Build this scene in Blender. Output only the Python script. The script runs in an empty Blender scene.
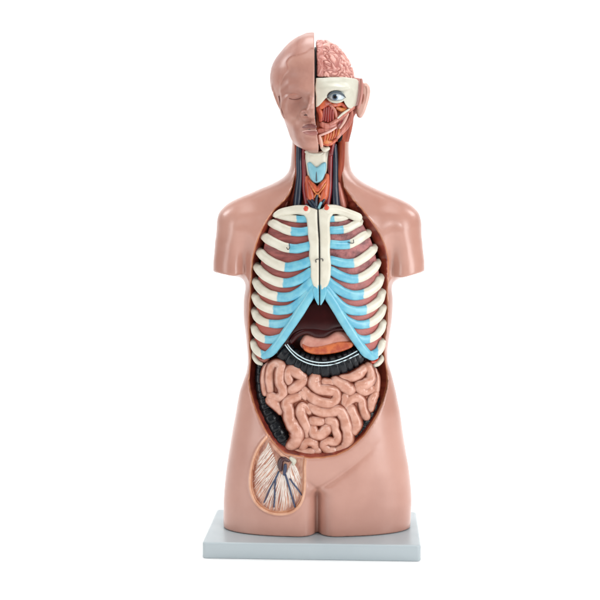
import bpy, math, random
import numpy as np
from mathutils import Vector, noise as mnoise
random.seed(4); np.random.seed(4); mnoise.seed_set(3)
scene = bpy.context.scene
C = bpy.data.collections.new("anatomy"); scene.collection.children.link(C)

# ------------------------------------------------------------------ camera
FPX = 1341.0
CAM = np.array([-0.0287, -2.2, 0.62]); PITCH = math.radians(5.55)
cd = bpy.data.cameras.new("camera"); cam = bpy.data.objects.new("camera", cd); C.objects.link(cam)
cam.location = CAM; cam.rotation_euler = (math.radians(90) - PITCH, 0, 0)
cd.angle = 2 * math.atan(300 / FPX); cd.clip_end = 100; cd.clip_start = 0.05
scene.camera = cam
FW = np.array([0, math.cos(PITCH), -math.sin(PITCH)]); UP = np.array([0, math.sin(PITCH), math.cos(PITCH)])
PX = 2.2 / FPX                                                       # one photo pixel in metres at the model

def at(px, py, Y=0.0):
    d = np.array([1., 0, 0]) * (px - 300) / FPX - UP * (py - 300) / FPX + FW
    t = (Y - CAM[1]) / d[1]
    return CAM + d * t
def ground(px, py, Z):
    d = np.array([1., 0, 0]) * (px - 300) / FPX - UP * (py - 300) / FPX + FW
    return CAM + d * ((Z - CAM[2]) / d[2])

# ------------------------------------------------------------------ materials
def lin(c): return tuple(((v/255)/12.92 if v/255 <= .04045 else ((v/255+.055)/1.055)**2.4) for v in c) + (1,)
MATS = {}
def mat(name, c, c2=None, rough=.38, coat=.25, scale=40, amt=.5, bump=.0, bscale=300, spec=.5, sss=0, stretch=(1,1,1), grad=None, lo=.4, hi=.62):
    m = bpy.data.materials.new(name); m.use_nodes = True; nt = m.node_tree; N = nt.nodes; L = nt.links
    b = N['Principled BSDF']; tc = N.new('ShaderNodeTexCoord')
    mp = N.new('ShaderNodeMapping'); mp.inputs['Scale'].default_value = stretch; L.new(tc.outputs['Object'], mp.inputs[0])
    n = N.new('ShaderNodeTexNoise'); n.inputs['Scale'].default_value = scale; n.inputs['Detail'].default_value = 4
    L.new(mp.outputs[0], n.inputs['Vector'])
    r = N.new('ShaderNodeMapRange'); r.inputs[1].default_value = lo; r.inputs[2].default_value = hi; r.inputs[3].default_value = 0; r.inputs[4].default_value = amt
    L.new(n.outputs[0], r.inputs[0])
    mx = N.new('ShaderNodeMix'); mx.data_type = 'RGBA'; mx.inputs[6].default_value = lin(c); mx.inputs[7].default_value = lin(c2 or [v*.88 for v in c])
    L.new(r.outputs[0], mx.inputs[0]); out = mx.outputs[2]
    if grad:                                                         # painted colour that changes with height: (z0, z1, colour at z1)
        s = N.new('ShaderNodeSeparateXYZ'); L.new(tc.outputs['Object'], s.inputs[0])
        g = N.new('ShaderNodeMapRange'); g.inputs[1].default_value = grad[0]; g.inputs[2].default_value = grad[1]; L.new(s.outputs[2], g.inputs[0])
        m2 = N.new('ShaderNodeMix'); m2.data_type = 'RGBA'; L.new(g.outputs[0], m2.inputs[0]); L.new(out, m2.inputs[6]); m2.inputs[7].default_value = lin(grad[2]); out = m2.outputs[2]
    L.new(out, b.inputs['Base Color'])
    rn = N.new('ShaderNodeMapRange'); rn.inputs[1].default_value = .3; rn.inputs[2].default_value = .7; rn.inputs[3].default_value = rough*.85; rn.inputs[4].default_value = rough*1.2
    n2 = N.new('ShaderNodeTexNoise'); n2.inputs['Scale'].default_value = 25; L.new(tc.outputs['Object'], n2.inputs['Vector']); L.new(n2.outputs[0], rn.inputs[0]); L.new(rn.outputs[0], b.inputs['Roughness'])
    b.inputs['Coat Weight'].default_value = coat; b.inputs['Coat Roughness'].default_value = .25
    b.inputs['Specular IOR Level'].default_value = spec
    if sss: b.inputs['Subsurface Weight'].default_value = sss; b.inputs['Subsurface Scale'].default_value = .004
    if bump:
        n3 = N.new('ShaderNodeTexNoise'); n3.inputs['Scale'].default_value = bscale; n3.inputs['Detail'].default_value = 3; L.new(mp.outputs[0], n3.inputs['Vector'])
        bp = N.new('ShaderNodeBump'); bp.inputs['Strength'].default_value = bump; bp.inputs['Distance'].default_value = .002
        L.new(n3.outputs[0], bp.inputs['Height']); L.new(bp.outputs[0], b.inputs['Normal'])
    MATS[name] = m; return m

def shell_mat():
    """skin paint that gives way to the tan rim and the red-brown lining, and to the groin window, along the moulded edges"""
    m = MATS['skin']; nt = m.node_tree; N = nt.nodes; L = nt.links; b = N['Principled BSDF']; cur = b.inputs['Base Color'].links[0].from_socket
    def srcs(nm): return MATS[nm]
    def noisecol(c, c2, sc, st):
        tc = N.new('ShaderNodeTexCoord'); mp = N.new('ShaderNodeMapping'); mp.inputs['Scale'].default_value = st; L.new(tc.outputs['Object'], mp.inputs[0])
        n = N.new('ShaderNodeTexNoise'); n.inputs['Scale'].default_value = sc; n.inputs['Detail'].default_value = 5; L.new(mp.outputs[0], n.inputs['Vector'])
        r = N.new('ShaderNodeMapRange'); r.inputs[1].default_value = .38; r.inputs[2].default_value = .62; L.new(n.outputs[0], r.inputs[0])
        x = N.new('ShaderNodeMix'); x.data_type = 'RGBA'; x.inputs[6].default_value = lin(c); x.inputs[7].default_value = lin(c2); L.new(r.outputs[0], x.inputs[0]); return x.outputs[2]
    def layer(cur, new, attr, hi, lo):
        a = N.new('ShaderNodeAttribute'); a.attribute_name = attr
        r = N.new('ShaderNodeMapRange'); r.inputs[1].default_value = hi; r.inputs[2].default_value = lo; r.interpolation_type = 'SMOOTHSTEP'; L.new(a.outputs['Fac'], r.inputs[0])
        x = N.new('ShaderNodeMix'); x.data_type = 'RGBA'; L.new(r.outputs[0], x.inputs[0]); L.new(cur, x.inputs[6]); L.new(new, x.inputs[7]); return x.outputs[2]
    cur = layer(cur, noisecol((212,164,136), (198,144,114), 60, (1,1,1)), 'window', 5.0, 3.6)
    cur = layer(cur, noisecol((200,142,106), (178,116,84), 60, (1,1,1)), 'window', 1.6, .2)
    cur = layer(cur, noisecol((196,148,124), (150,92,70), 130, (1,1,.5)), 'window', -.8, -2.0)
    cur = layer(cur, noisecol((192,130,94), (166,98,64), 45, (1,1,1)), 'relief', .7, -.3)
    cur = layer(cur, noisecol((142,60,42), (98,34,26), 26, (3,3,.5)), 'relief', -1.0, -2.4)
    L.new(cur, b.inputs['Base Color'])

def attr_mat(name, c_low, c_high, rough=.4, coat=.2, c_mot=None):
    """paint that follows the vertex attribute 'relief' (0 in the moulded grooves, 1 on the crests)"""
    m = bpy.data.materials.new(name); m.use_nodes = True; nt = m.node_tree; N = nt.nodes; L = nt.links
    b = N['Principled BSDF']; a = N.new('ShaderNodeAttribute'); a.attribute_name = 'relief'
    mx = N.new('ShaderNodeMix'); mx.data_type = 'RGBA'; mx.inputs[6].default_value = lin(c_low); mx.inputs[7].default_value = lin(c_high)
    L.new(a.outputs['Fac'], mx.inputs[0]); L.new(mx.outputs[2], b.inputs['Base Color'])
    if c_mot:
        tc = N.new('ShaderNodeTexCoord'); n = N.new('ShaderNodeTexNoise'); n.inputs['Scale'].default_value = 85; n.inputs['Detail'].default_value = 4; L.new(tc.outputs['Object'], n.inputs['Vector'])
        r = N.new('ShaderNodeMapRange'); r.inputs[1].default_value = .38; r.inputs[2].default_value = .62; L.new(n.outputs[0], r.inputs[0])
        m2 = N.new('ShaderNodeMix'); m2.data_type = 'RGBA'; m2.inputs[6].default_value = lin(c_high); m2.inputs[7].default_value = lin(c_mot); L.new(r.outputs[0], m2.inputs[0]); L.new(m2.outputs[2], mx.inputs[7])
        n3 = N.new('ShaderNodeTexNoise'); n3.inputs['Scale'].default_value = 160; L.new(tc.outputs['Object'], n3.inputs['Vector'])
        bp = N.new('ShaderNodeBump'); bp.inputs['Strength'].default_value = .15; bp.inputs['Distance'].default_value = .002; L.new(n3.outputs[0], bp.inputs['Height']); L.new(bp.outputs[0], b.inputs['Normal'])
    b.inputs['Roughness'].default_value = rough; b.inputs['Coat Weight'].default_value = coat; b.inputs['Coat Roughness'].default_value = .25
    MATS[name] = m; return m

mat('skin', (184,137,122), (165,116,101), rough=.33, coat=.55, spec=.5, scale=9, amt=.7, bump=.05, bscale=220)
mat('face_skin', (180,132,117), (156,106,93), rough=.40, coat=.15, scale=28, amt=.7, bump=.06, bscale=200)
mat('hair_paint', (176,126,112), (150,98,86), rough=.38, coat=.25, scale=22, amt=.9, bump=.1, bscale=90, stretch=(2.2,1,.7))
mat('ear_skin', (208,168,154), (190,144,130), rough=.33, coat=.4, scale=60)
mat('rim_paint', (176,112,78), (160,92,60), rough=.4, scale=30)
mat('cavity_paint', (118,44,26), (88,28,20), rough=.42, coat=.2, scale=22, amt=.8, stretch=(3,3,.6), bump=.15, bscale=120)
mat('bone', (214,210,194), (200,194,176), rough=.35, coat=.2, scale=60, amt=.6, bump=.08, bscale=150)
mat('skull_paint', (204,202,187), (188,185,168), rough=.4, scale=50, amt=.6, bump=.08, bscale=150)
mat('cartilage', (116,184,200), (88,166,192), rough=.3, coat=.35, scale=60, amt=.7)
mat('larynx_blue', (134,186,198), (112,168,184), rough=.35, scale=90, amt=.7)
mat('intercostal', (160,82,76), (118,54,52), rough=.5, coat=.1, scale=55, amt=.9, bump=.5, bscale=260, stretch=(.6,1,2.4), grad=(.475,.40,(176,88,76)))
mat('intercostal_right', (176,108,106), (112,60,62), rough=.5, coat=.15, scale=70, amt=1., bump=.6, bscale=300, grad=(.475,.40,(182,104,98)))
mat('liver', (52,14,14), (36,9,10), rough=.13, coat=0, scale=40, spec=.3)
mat('stomach', (196,140,124), (176,112,98), rough=.35, scale=70, amt=.8, bump=.15, bscale=120)
mat('pancreas', (196,104,56), (162,66,40), rough=.35, scale=110, amt=.9, bump=.2, bscale=200)
mat('colon', (24,27,32), (12,14,18), rough=.25, coat=0, spec=.3, scale=60, amt=.9, bump=.25, bscale=160)
mat('taenia', (205,222,226), (170,196,204), rough=.3)
mat('gut', (218,166,146), (200,140,120), rough=.33, coat=.3, scale=70, amt=.8, bump=.12, bscale=110)
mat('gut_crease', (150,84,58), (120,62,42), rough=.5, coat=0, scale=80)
mat('muscle_orange', (196,92,52), (156,56,34), rough=.38, coat=.3, scale=90, amt=.9, bump=.3, bscale=180, stretch=(2,1,.5))
mat('muscle_red', (158,46,34), (116,26,22), rough=.38, coat=.3, scale=120, amt=.9, bump=.4, bscale=220, stretch=(3,1,.3))
mat('muscle_brown', (158,72,46), (118,46,30), rough=.55, coat=0, spec=.25, scale=60, amt=.9, bump=.25, bscale=160, stretch=(3,2,.4))
mat('muscle_pink', (190,120,104), (160,84,70), rough=.38, coat=.2, scale=90, amt=.9, stretch=(3,1,.4), bump=.2, bscale=160)
mat('gold_muscle', (206,128,68), (172,84,44), rough=.38, coat=.2, scale=140, amt=1., bump=.3, bscale=240)
mat('artery', (128,24,28), (96,16,20), rough=.3, coat=.4, scale=60)
mat('artery_bright', (204,72,44), (176,48,32), rough=.35, coat=.3, scale=90)
mat('vein', (24,36,56), (12,20,34), rough=.3, coat=.2, scale=60)
mat('vein_blue', (44,58,92), (28,38,66), rough=.3, coat=.3, scale=60)
mat('nerve', (226,216,208), (208,188,174), rough=.4, scale=120)
mat('inguinal', (196,150,126), (170,112,90), rough=.45, coat=.1, scale=90, amt=1., bump=.3, bscale=180)
mat('dark_vessel', (64,22,26), (40,14,20), rough=.3, coat=.4)
mat('eye_white', (204,216,222), (180,196,206), rough=.15, coat=.8)
mat('iris_paint', (70,96,120), (48,70,96), rough=.2, coat=.8, scale=400)
mat('black_paint', (12,11,13), (8,8,10), rough=.6, coat=0, spec=.2)
mat('slate_paint', (62,76,86), (48,60,70), rough=.35)
mat('lip_paint', (160,102,94), (138,80,74), rough=.35, coat=.3, scale=90)
mat('lip_shaded', (122,70,64), (104,56,52), rough=.35, coat=.3, scale=90)  # lip colour darkened for the shadow on the upper lip
mat('lip_light', (214,172,162), (200,150,142), rough=.3, coat=.4)
mat('lid_paint', (170,116,100), (156,98,84), rough=.4, coat=.1)
mat('crease_paint', (112,64,54), (100,54,46), rough=.5, coat=0)
mat('nostril_paint', (70,40,34), rough=.6, coat=0)
mat('edge_paint', (214,172,158), (200,154,140), rough=.35)
mat('cut_edge_paint', (182,122,112), (166,104,94), rough=.4)
mat('metal', (70,66,66), (50,48,48), rough=.35); MATS['metal'].node_tree.nodes['Principled BSDF'].inputs['Metallic'].default_value = .8
mat('base_plastic', (170,180,184), (163,174,179), rough=.34, coat=.1, scale=6, amt=.6, bump=.03, bscale=400)
mat('white_floor', (250,250,250), (247,247,247), rough=.7, coat=0, scale=2, amt=.4)
shell_mat()
def rib_mat():
    m = MATS['bone'].copy(); m.name = 'rib_paint'; nt = m.node_tree; N = nt.nodes; L = nt.links; b = N['Principled BSDF']; cur = b.inputs['Base Color'].links[0].from_socket
    a = N.new('ShaderNodeAttribute'); a.attribute_name = 'relief'; tc = N.new('ShaderNodeTexCoord')
    n = N.new('ShaderNodeTexNoise'); n.inputs['Scale'].default_value = 160; L.new(tc.outputs['Object'], n.inputs['Vector'])
    mm = N.new('ShaderNodeMath'); mm.operation = 'MULTIPLY_ADD'; mm.inputs[1].default_value = 5.0; L.new(n.outputs[0], mm.inputs[0]); L.new(a.outputs['Fac'], mm.inputs[2])
    r = N.new('ShaderNodeMapRange'); r.inputs[1].default_value = 1.3; r.inputs[2].default_value = 3.9; r.interpolation_type = 'SMOOTHSTEP'; L.new(mm.outputs[0], r.inputs[0])
    n2 = N.new('ShaderNodeTexNoise'); n2.inputs['Scale'].default_value = 70; n2.inputs['Detail'].default_value = 4; L.new(tc.outputs['Object'], n2.inputs['Vector'])
    bl = N.new('ShaderNodeMix'); bl.data_type = 'RGBA'; bl.inputs[6].default_value = lin((116,184,200)); bl.inputs[7].default_value = lin((88,166,192))
    r2 = N.new('ShaderNodeMapRange'); r2.inputs[1].default_value = .4; r2.inputs[2].default_value = .6; L.new(n2.outputs[0], r2.inputs[0]); L.new(r2.outputs[0], bl.inputs[0])
    x = N.new('ShaderNodeMix'); x.data_type = 'RGBA'; L.new(r.outputs[0], x.inputs[0]); L.new(cur, x.inputs[6]); L.new(bl.outputs[2], x.inputs[7]); L.new(x.outputs[2], b.inputs['Base Color'])
    b.inputs['Coat Weight'].default_value = .4; MATS['rib_paint'] = m
rib_mat()
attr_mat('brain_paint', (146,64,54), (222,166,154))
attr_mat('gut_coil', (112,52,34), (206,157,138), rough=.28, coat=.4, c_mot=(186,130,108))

# ------------------------------------------------------------------ object helpers
def tag(o, **k):
    for a, b in k.items(): o[a] = b
    return o
root = bpy.data.objects.new("anatomy_torso_model", None); C.objects.link(root)
root.empty_display_size = .1
tag(root, label="life-size plastic anatomical torso with opened head, chest and belly on a grey-blue base board", category="anatomical model")

def obj(name, verts, faces, m, parent=root, smooth=True, label=None, attr=None):
    me = bpy.data.meshes.new(name); me.from_pydata([tuple(map(float, v)) for v in verts], [], [tuple(map(int, f)) for f in faces])
    me.validate(); me.update()
    if smooth: me.polygons.foreach_set('use_smooth', [True] * len(me.polygons))
    me.materials.append(MATS[m])
    if attr is not None:
        a = me.attributes.new('relief', 'FLOAT', 'POINT'); a.data.foreach_set('value', np.asarray(attr, dtype=np.float32))
    o = bpy.data.objects.new(name, me); C.objects.link(o)
    if parent is not None: o.parent = parent
    if label: o['label'] = label
    return o

# ------------------------------------------------------------------ implicit surfaces
def polydist(P, X, Z):
    """signed distance (negative inside) of points X,Z to polygon P (world xz)"""
    d = np.full(X.shape, 1e9); s = np.ones(X.shape)
    n = len(P)
    for i in range(n):
        ax, az = P[i]; bx, bz = P[i-1]
        ex, ez = bx-ax, bz-az; wx, wz = X-ax, Z-az
        t = np.clip((wx*ex + wz*ez) / (ex*ex+ez*ez+1e-12), 0, 1)
        d = np.minimum(d, (wx-ex*t)**2 + (wz-ez*t)**2)
        c1 = Z >= az; c2 = Z < bz; c3 = ex*wz > ez*wx
        s = np.where((c1 & c2 & c3) | (~c1 & ~c2 & ~c3), -s, s)
    return s * np.sqrt(d)
def smin(a, b, k):
    h = np.clip(.5 + .5*(b-a)/k, 0, 1); return b*(1-h) + a*h - k*h*(1-h)
def smax(a, b, k): return -smin(-a, -b, k)
def catmull(P, n):
    P = [np.array(p, float) for p in P]
    if len(P) == 2:
        return [P[0]+(P[1]-P[0])*i/n for i in range(n+1)]
    Q = [2*P[0]-P[1]] + P + [2*P[-1]-P[-2]]; out = []
    for i in range(1, len(Q)-2):
        for j in range(n):
            t = j/n
            out.append(.5*((2*Q[i]) + (-Q[i-1]+Q[i+1])*t + (2*Q[i-1]-5*Q[i]+4*Q[i+1]-Q[i+2])*t*t + (-Q[i-1]+3*Q[i]-3*Q[i+1]+Q[i+2])*t**3))
    out.append(P[-1]); return out
def surfnet(F, org, h):
    nx, ny, nz = F.shape; S = F < 0
    c = [S[i:nx-1+i, j:ny-1+j, k:nz-1+k] for i in (0,1) for j in (0,1) for k in (0,1)]
    al = c[0].copy(); an = c[0].copy()
    for q in c[1:]: al &= q; an |= q
    I = np.argwhere(an & ~al)
    idx = np.full((nx-1, ny-1, nz-1), -1, np.int32); idx[I[:,0], I[:,1], I[:,2]] = np.arange(len(I))
    offs = np.array([(i,j,k) for i in (0,1) for j in (0,1) for k in (0,1)])
    V = np.stack([F[I[:,0]+o[0], I[:,1]+o[1], I[:,2]+o[2]] for o in offs], 1)
    acc = np.zeros((len(I), 3)); cnt = np.zeros(len(I))
    for a in range(8):
        for b in range(a+1, 8):
            if np.abs(offs[a]-offs[b]).sum() != 1: continue
            m = (V[:,a] < 0) != (V[:,b] < 0)
            t = np.where(m, V[:,a] / np.where(m, V[:,a]-V[:,b], 1), 0)
            p = offs[a] + (offs[b]-offs[a]) * t[:,None]
            acc += p * m[:,None]; cnt += m
    P = (I + acc/cnt[:,None]) * h + org
    faces = []
    for ax in range(3):
        sl = [slice(None)]*3; s2 = [slice(None)]*3
        sl[ax] = slice(0, F.shape[ax]-1); s2[ax] = slice(1, F.shape[ax])
        A = S[tuple(sl)]; B = S[tuple(s2)]
        E = np.argwhere(A != B); u, v = [(1,2), (2,0), (0,1)][ax]
        ok = (E[:,u] > 0) & (E[:,v] > 0) & (E[:,u] < F.shape[u]-1) & (E[:,v] < F.shape[v]-1); E = E[ok]
        inside = A[E[:,0], E[:,1], E[:,2]]
        def g(du, dv):
            q = E.copy(); q[:,u] -= du; q[:,v] -= dv; return idx[q[:,0], q[:,1], q[:,2]]
        a_, b_, c_, d_ = g(1,1), g(0,1), g(0,0), g(1,0)
        fw = np.stack([a_, b_, c_, d_], 1); fw[~inside] = fw[~inside][:, ::-1]
        faces.append(fw)
    return P, np.concatenate(faces)
def grid(lo, hi, h):
    ax = [np.arange(lo[i], hi[i]+h, h) for i in range(3)]
    X, Y, Z = np.meshgrid(*ax, indexing='ij'); return X.astype(np.float32), Y.astype(np.float32), Z.astype(np.float32), ax
def loft(X, Y, Z, rows, Yref=0.0, n=2.0):
    """rows: (py, x_left_px, x_right_px, Y_front, Y_back) -> implicit of stacked superellipse sections"""
    rows = sorted(rows, key=lambda r: -r[0])
    z = np.array([at(317, r[0], Yref)[2] for r in rows])
    xl = np.array([at(r[1], r[0], Yref)[0] for r in rows]); xr = np.array([at(r[2], r[0], Yref)[0] for r in rows])
    yf = np.array([r[3] for r in rows]); yb = np.array([r[4] for r in rows])
    zz = Z[0,0,:]
    def sm(v):
        # monotone-ish smooth interpolation
        base = np.interp(zz, z, v); k = max(1, int(.006/(zz[1]-zz[0]))); ker = np.hanning(2*k+3)[1:-1]; ker /= ker.sum()
        return np.convolve(np.pad(base, k, mode='edge'), ker, mode='valid')
    L_, R_, A_, B_ = sm(xl), sm(xr), sm(yf), sm(yb)
    cx = ((L_+R_)/2)[None,None,:]; a = np.maximum((R_-L_)/2, 1e-4)[None,None,:]
    cy = ((A_+B_)/2)[None,None,:]; b = np.maximum((B_-A_)/2, 1e-4)[None,None,:]
    q = ((np.abs(X-cx)/a)**n + (np.abs(Y-cy)/b)**n)**(1/n) - 1
    d = q * np.minimum(a, b)
    d = np.maximum(d, Z - z[-1]); d = np.maximum(d, z[0] - Z)
    return d
def interp3(G, axs, pts):
    out = []
    f = [(pts[:,i]-axs[i][0])/(axs[i][1]-axs[i][0]) for i in range(3)]
    i0 = [np.clip(np.floor(q).astype(int), 0, G.shape[n]-2) for n, q in enumerate(f)]; t = [q-i for q, i in zip(f, i0)]
    r = 0
    for a in (0,1):
        for b in (0,1):
            for c in (0,1):
                w = (t[0] if a else 1-t[0])*(t[1] if b else 1-t[1])*(t[2] if c else 1-t[2])
                r = r + w*G[i0[0]+a, i0[1]+b, i0[2]+c]
    return r
def ell(X, Y, Z, c, r):
    q = np.sqrt(((X-c[0])/r[0])**2 + ((Y-c[1])/r[1])**2 + ((Z-c[2])/r[2])**2)
    return (q-1)*min(r)
def caps(X, Y, Z, pts, r):
    d = None; rr = r if hasattr(r, '__len__') else [r]*len(pts)
    for i in range(len(pts)-1):
        a = np.array(pts[i]); b = np.array(pts[i+1]); e = b-a
        t = np.clip(((X-a[0])*e[0] + (Y-a[1])*e[1] + (Z-a[2])*e[2]) / (e@e), 0, 1)
        q = np.sqrt((X-a[0]-e[0]*t)**2 + (Y-a[1]-e[1]*t)**2 + (Z-a[2]-e[2]*t)**2) - (rr[i] + (rr[i+1]-rr[i])*t)
        d = q if d is None else np.minimum(d, q)
    return d
def sub_mesh(P, Fc, keep):
    f = Fc[keep]; u, inv = np.unique(f, return_inverse=True); return P[u], inv.reshape(f.shape), u

def slab(name, poly, Yc, halfT, m, parent=root, r=None, h=.0011, curve=None, n=6, label=None, tilt=0):
    """rounded-edge solid with the outline poly (photo px, seen at depth Yc), thickness 2*halfT; curve(x)->extra depth"""
    pts = catmull([p for p in poly] + [poly[0]], n)[:-1] if n > 1 else poly
    W = np.array([at(p[0], p[1], Yc)[[0,2]] for p in pts]); r = r or halfT*.95
    lo = [W[:,0].min()-.004, Yc-.004-halfT, W[:,1].min()-.004]; hi = [W[:,0].max()+.004, Yc+.004+halfT, W[:,1].max()+.004]
    if curve is not None:
        xs = np.linspace(lo[0], hi[0], 9); zs = np.linspace(lo[2], hi[2], 9)
        cv = np.array([[curve(x, z) for x in xs] for z in zs]); lo[1] += cv.min(); hi[1] += cv.max()
    X, Y, Z, ax = grid(lo, hi, h)
    d2 = polydist(W, X[:,0,:], Z[:,0,:])[:,None,:]
    yc = Yc + (curve(X, Z) if curve is not None else 0)
    dy = np.abs(Y-yc) - halfT
    w1 = d2 + r; w2 = dy + r
    D = np.minimum(np.maximum(w1, w2), 0) + np.sqrt(np.maximum(w1,0)**2 + np.maximum(w2,0)**2) - r
    P, Fc = surfnet(D, np.array(lo), h)
    return obj(name, P, Fc, m, parent, label=label)

def coil(name, pts, r, parent):
    D_ = catmull([np.append(at(*p), q) for p, q in zip(pts, r)], 10)
    C0 = np.array([d[:3] for d in D_]); R = np.array([d[3] for d in D_])*PX
    V, Fc = tube_geo(C0, R, .84, 24, .12, True, 110)
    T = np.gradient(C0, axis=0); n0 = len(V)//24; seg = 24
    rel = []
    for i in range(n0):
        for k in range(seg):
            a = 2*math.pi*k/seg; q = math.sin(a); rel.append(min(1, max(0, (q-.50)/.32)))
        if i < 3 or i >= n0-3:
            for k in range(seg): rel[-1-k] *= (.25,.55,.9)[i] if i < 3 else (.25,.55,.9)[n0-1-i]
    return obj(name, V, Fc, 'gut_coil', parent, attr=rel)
def tube(name, pts, rad, m, parent=root, flat=1.0, seg=14, n=6, lump=0, label=None, cap=True, surf=False, lumpf=60, capflat=False):
    """pts: (px, py, Y) in photo px and metres of depth; rad in photo px (number or list). flat: depth/height of the section"""
    P3 = [at(*p) for p in pts]
    r = rad if hasattr(rad, '__len__') else [rad]*len(pts)
    D = catmull([np.append(p, q) for p, q in zip(P3, r)], n)
    C0 = np.array([d[:3] for d in D]); R = np.maximum(np.array([d[3] for d in D]), .1)*PX
    return tube_w(name, C0, R, m, parent, flat, seg, lump, label, cap, lumpf)
def tube_geo(C0, R, flat=1.0, seg=14, lump=0, cap=True, lumpf=60):
    T = np.gradient(C0, axis=0); T /= np.linalg.norm(T, axis=1)[:,None] + 1e-12
    rings = []
    def ring(c, t, r):
        up = np.array([0, -1., 0]); up = up - t*(up@t); l = np.linalg.norm(up)
        up = up/l if l > .05 else np.array([0, 0, 1.]); s = np.cross(t, up)
        return [c + r*(math.cos(a)*s + math.sin(a)*up*flat) for a in [2*math.pi*k/seg for k in range(seg)]]
    if cap:
        for q in (math.pi/2*.96, math.pi/3, math.pi/6): rings.append(ring(C0[0]-T[0]*R[0]*math.sin(q), T[0], R[0]*math.cos(q)))
    for i in range(len(C0)):
        k = 1 + (lump*mnoise.noise(Vector(C0[i]*lumpf)) if lump else 0)
        rings.append(ring(C0[i], T[i], R[i]*k))
    if cap:
        for q in (math.pi/6, math.pi/3, math.pi/2*.96): rings.append(ring(C0[-1]+T[-1]*R[-1]*math.sin(q), T[-1], R[-1]*math.cos(q)))
    V = [p for rg in rings for p in rg]; Fc = []
    for i in range(len(rings)-1):
        for k in range(seg):
            a = i*seg+k; b = i*seg+(k+1)%seg; Fc.append((a, a+seg, b+seg, b))
    Fc.append(tuple(range(seg))); Fc.append(tuple(range(len(V)-1, len(V)-seg-1, -1)))
    return V, Fc
def tube_w(name, C0, R, m, parent, flat=1, seg=14, lump=0, label=None, cap=True, lumpf=60):
    V, Fc = tube_geo(C0, R, flat, seg, lump, cap, lumpf)
    return obj(name, V, Fc, m, parent, label=label)

# ================================================================== base board
BZ = .0265
c4 = [ground(206,543,BZ), ground(425,545,BZ), ground(412.5,512,BZ), ground(213.5,508.5,BZ)]
cen = sum(c4)/4; wv = ((c4[1]-c4[0])+(c4[2]-c4[3]))/2; W_ = np.linalg.norm(wv); dv = ((c4[3]-c4[0])+(c4[2]-c4[1]))/2
yaw = math.atan2(wv[1], wv[0]); D_ = abs(-math.sin(yaw)*dv[0] + math.cos(yaw)*dv[1])
print('BASE', cen, W_, D_, math.degrees(yaw))
def rounded_board(w, d, z0, z1, rc, bev):
    rings = []
    def outline(i):
        o = []
        for cx, cy, a0 in ((w/2-rc, d/2-rc, 0), (-w/2+rc, d/2-rc, 90), (-w/2+rc, -d/2+rc, 180), (w/2-rc, -d/2+rc, 270)):
            for k in range(7):
                a = math.radians(a0 + 15*k); o.append((cx+(rc-i)*math.cos(a), cy+(rc-i)*math.sin(a)))
        return o
    prof = [(bev*.5, z0), (0, z0+bev*.5)] + [(bev*(1-math.cos(math.radians(q))), z1-bev+bev*math.sin(math.radians(q))) for q in (0,22,45,67,90)] + [(rc*.9, z1)]
    for i, z in prof: rings.append([(x, y, z) for x, y in outline(i)])
    n = len(rings[0]); V = [p for r in rings for p in r]; Fc = []
    for i in range(len(rings)-1):
        for k in range(n): Fc.append((i*n+k, i*n+(k+1)%n, (i+1)*n+(k+1)%n, (i+1)*n+k))
    Fc.append(tuple(range(n))[::-1]); Fc.append(tuple(range(len(V)-n, len(V))))
    return V, Fc
V, Fc = rounded_board(W_, D_, 0.0, BZ, .007, .0035)
cy_, sy_ = math.cos(yaw), math.sin(yaw)
V = [(cen[0]+x*cy_-y*sy_, cen[1]+x*sy_+y*cy_, z) for x, y, z in V]
obj('base_board', V, Fc, 'base_plastic', label='pale grey-blue rectangular plastic base board')

# ================================================================== body shell
H = .0019
X, Y, Z, ax = grid((-.205, -.098, BZ-.004), (.205, .085, .84), H)
core = [ # py, xl, xr, Yf, Yb
 (100,300,343,-.030,.05),(120,294,351,-.034,.055),(135,292.5,349.5,-.036,.056),(150,291.5,349,-.037,.056),(165,290.5,350,-.040,.057),(172,288.5,352,-.044,.058),(178,283,357,-.047,.06),
 (184,272,366,-.048,.061),(190,257,379,-.048,.062),(197,242,394,-.049,.063),(204,232,404,-.051,.065),(213,226,411,-.056,.067),(226,232,406,-.063,.07),(240,238,400,-.069,.072),
 (258,243,395,-.074,.073),(276,244.5,393,-.076,.073),(298,243,393.5,-.077,.07),(320,244,391.5,-.076,.066),(335,246,389,-.075,.063),(350,247.5,387,-.074,.062),(362,248,387.5,-.074,.062),
 (372,246.5,391,-.074,.064),(380,243.5,393,-.074,.066),(390,240,395.5,-.074,.068),(400,238,397.5,-.075,.07),(410,236.3,399.7,-.076,.073),(433,232,403,-.077,.08),(455,228.4,406.5,-.077,.084),(466,226.8,408.6,-.0765,.084),
 (477,225.4,410,-.0755,.082),(488,224.4,411,-.0745,.078),(500,223.8,411.4,-.074,.07),(520,223.6,410.3,-.0735,.066),(560,225,407.5,-.072,.065)]
D = loft(X, Y, Z, core, n=2.25)
def arm(pts, rad, line):
    d = caps(X, (Y+.002)*.92, Z, [np.array(at(x, y, 0))*[1,0,1] for x, y in pts], [r*PX for r in rad])
    (x1,y1),(x2,y2) = line; p = at(x1,y1,-.02); q = at(x2,y2,-.02)
    return d, p[2] + (X-p[0])*(q[2]-p[2])/(q[0]-p[0])
la, zl = arm([(242,231),(237,245),(234,262),(233,300)], [24.3,22,20.6,20.2], ((212,272),(246,276.5)))
ra, zr = arm([(396,231),(400.2,245),(403.4,262),(405,300)], [24.3,22,20.8,20.2], ((425,271.5),(392,278)))
la = smax(la, zl-Z, .002); ra = smax(ra, zr-Z, .002)
D = smin(D, la, .026); D = smin(D, ra, .026)
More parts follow.
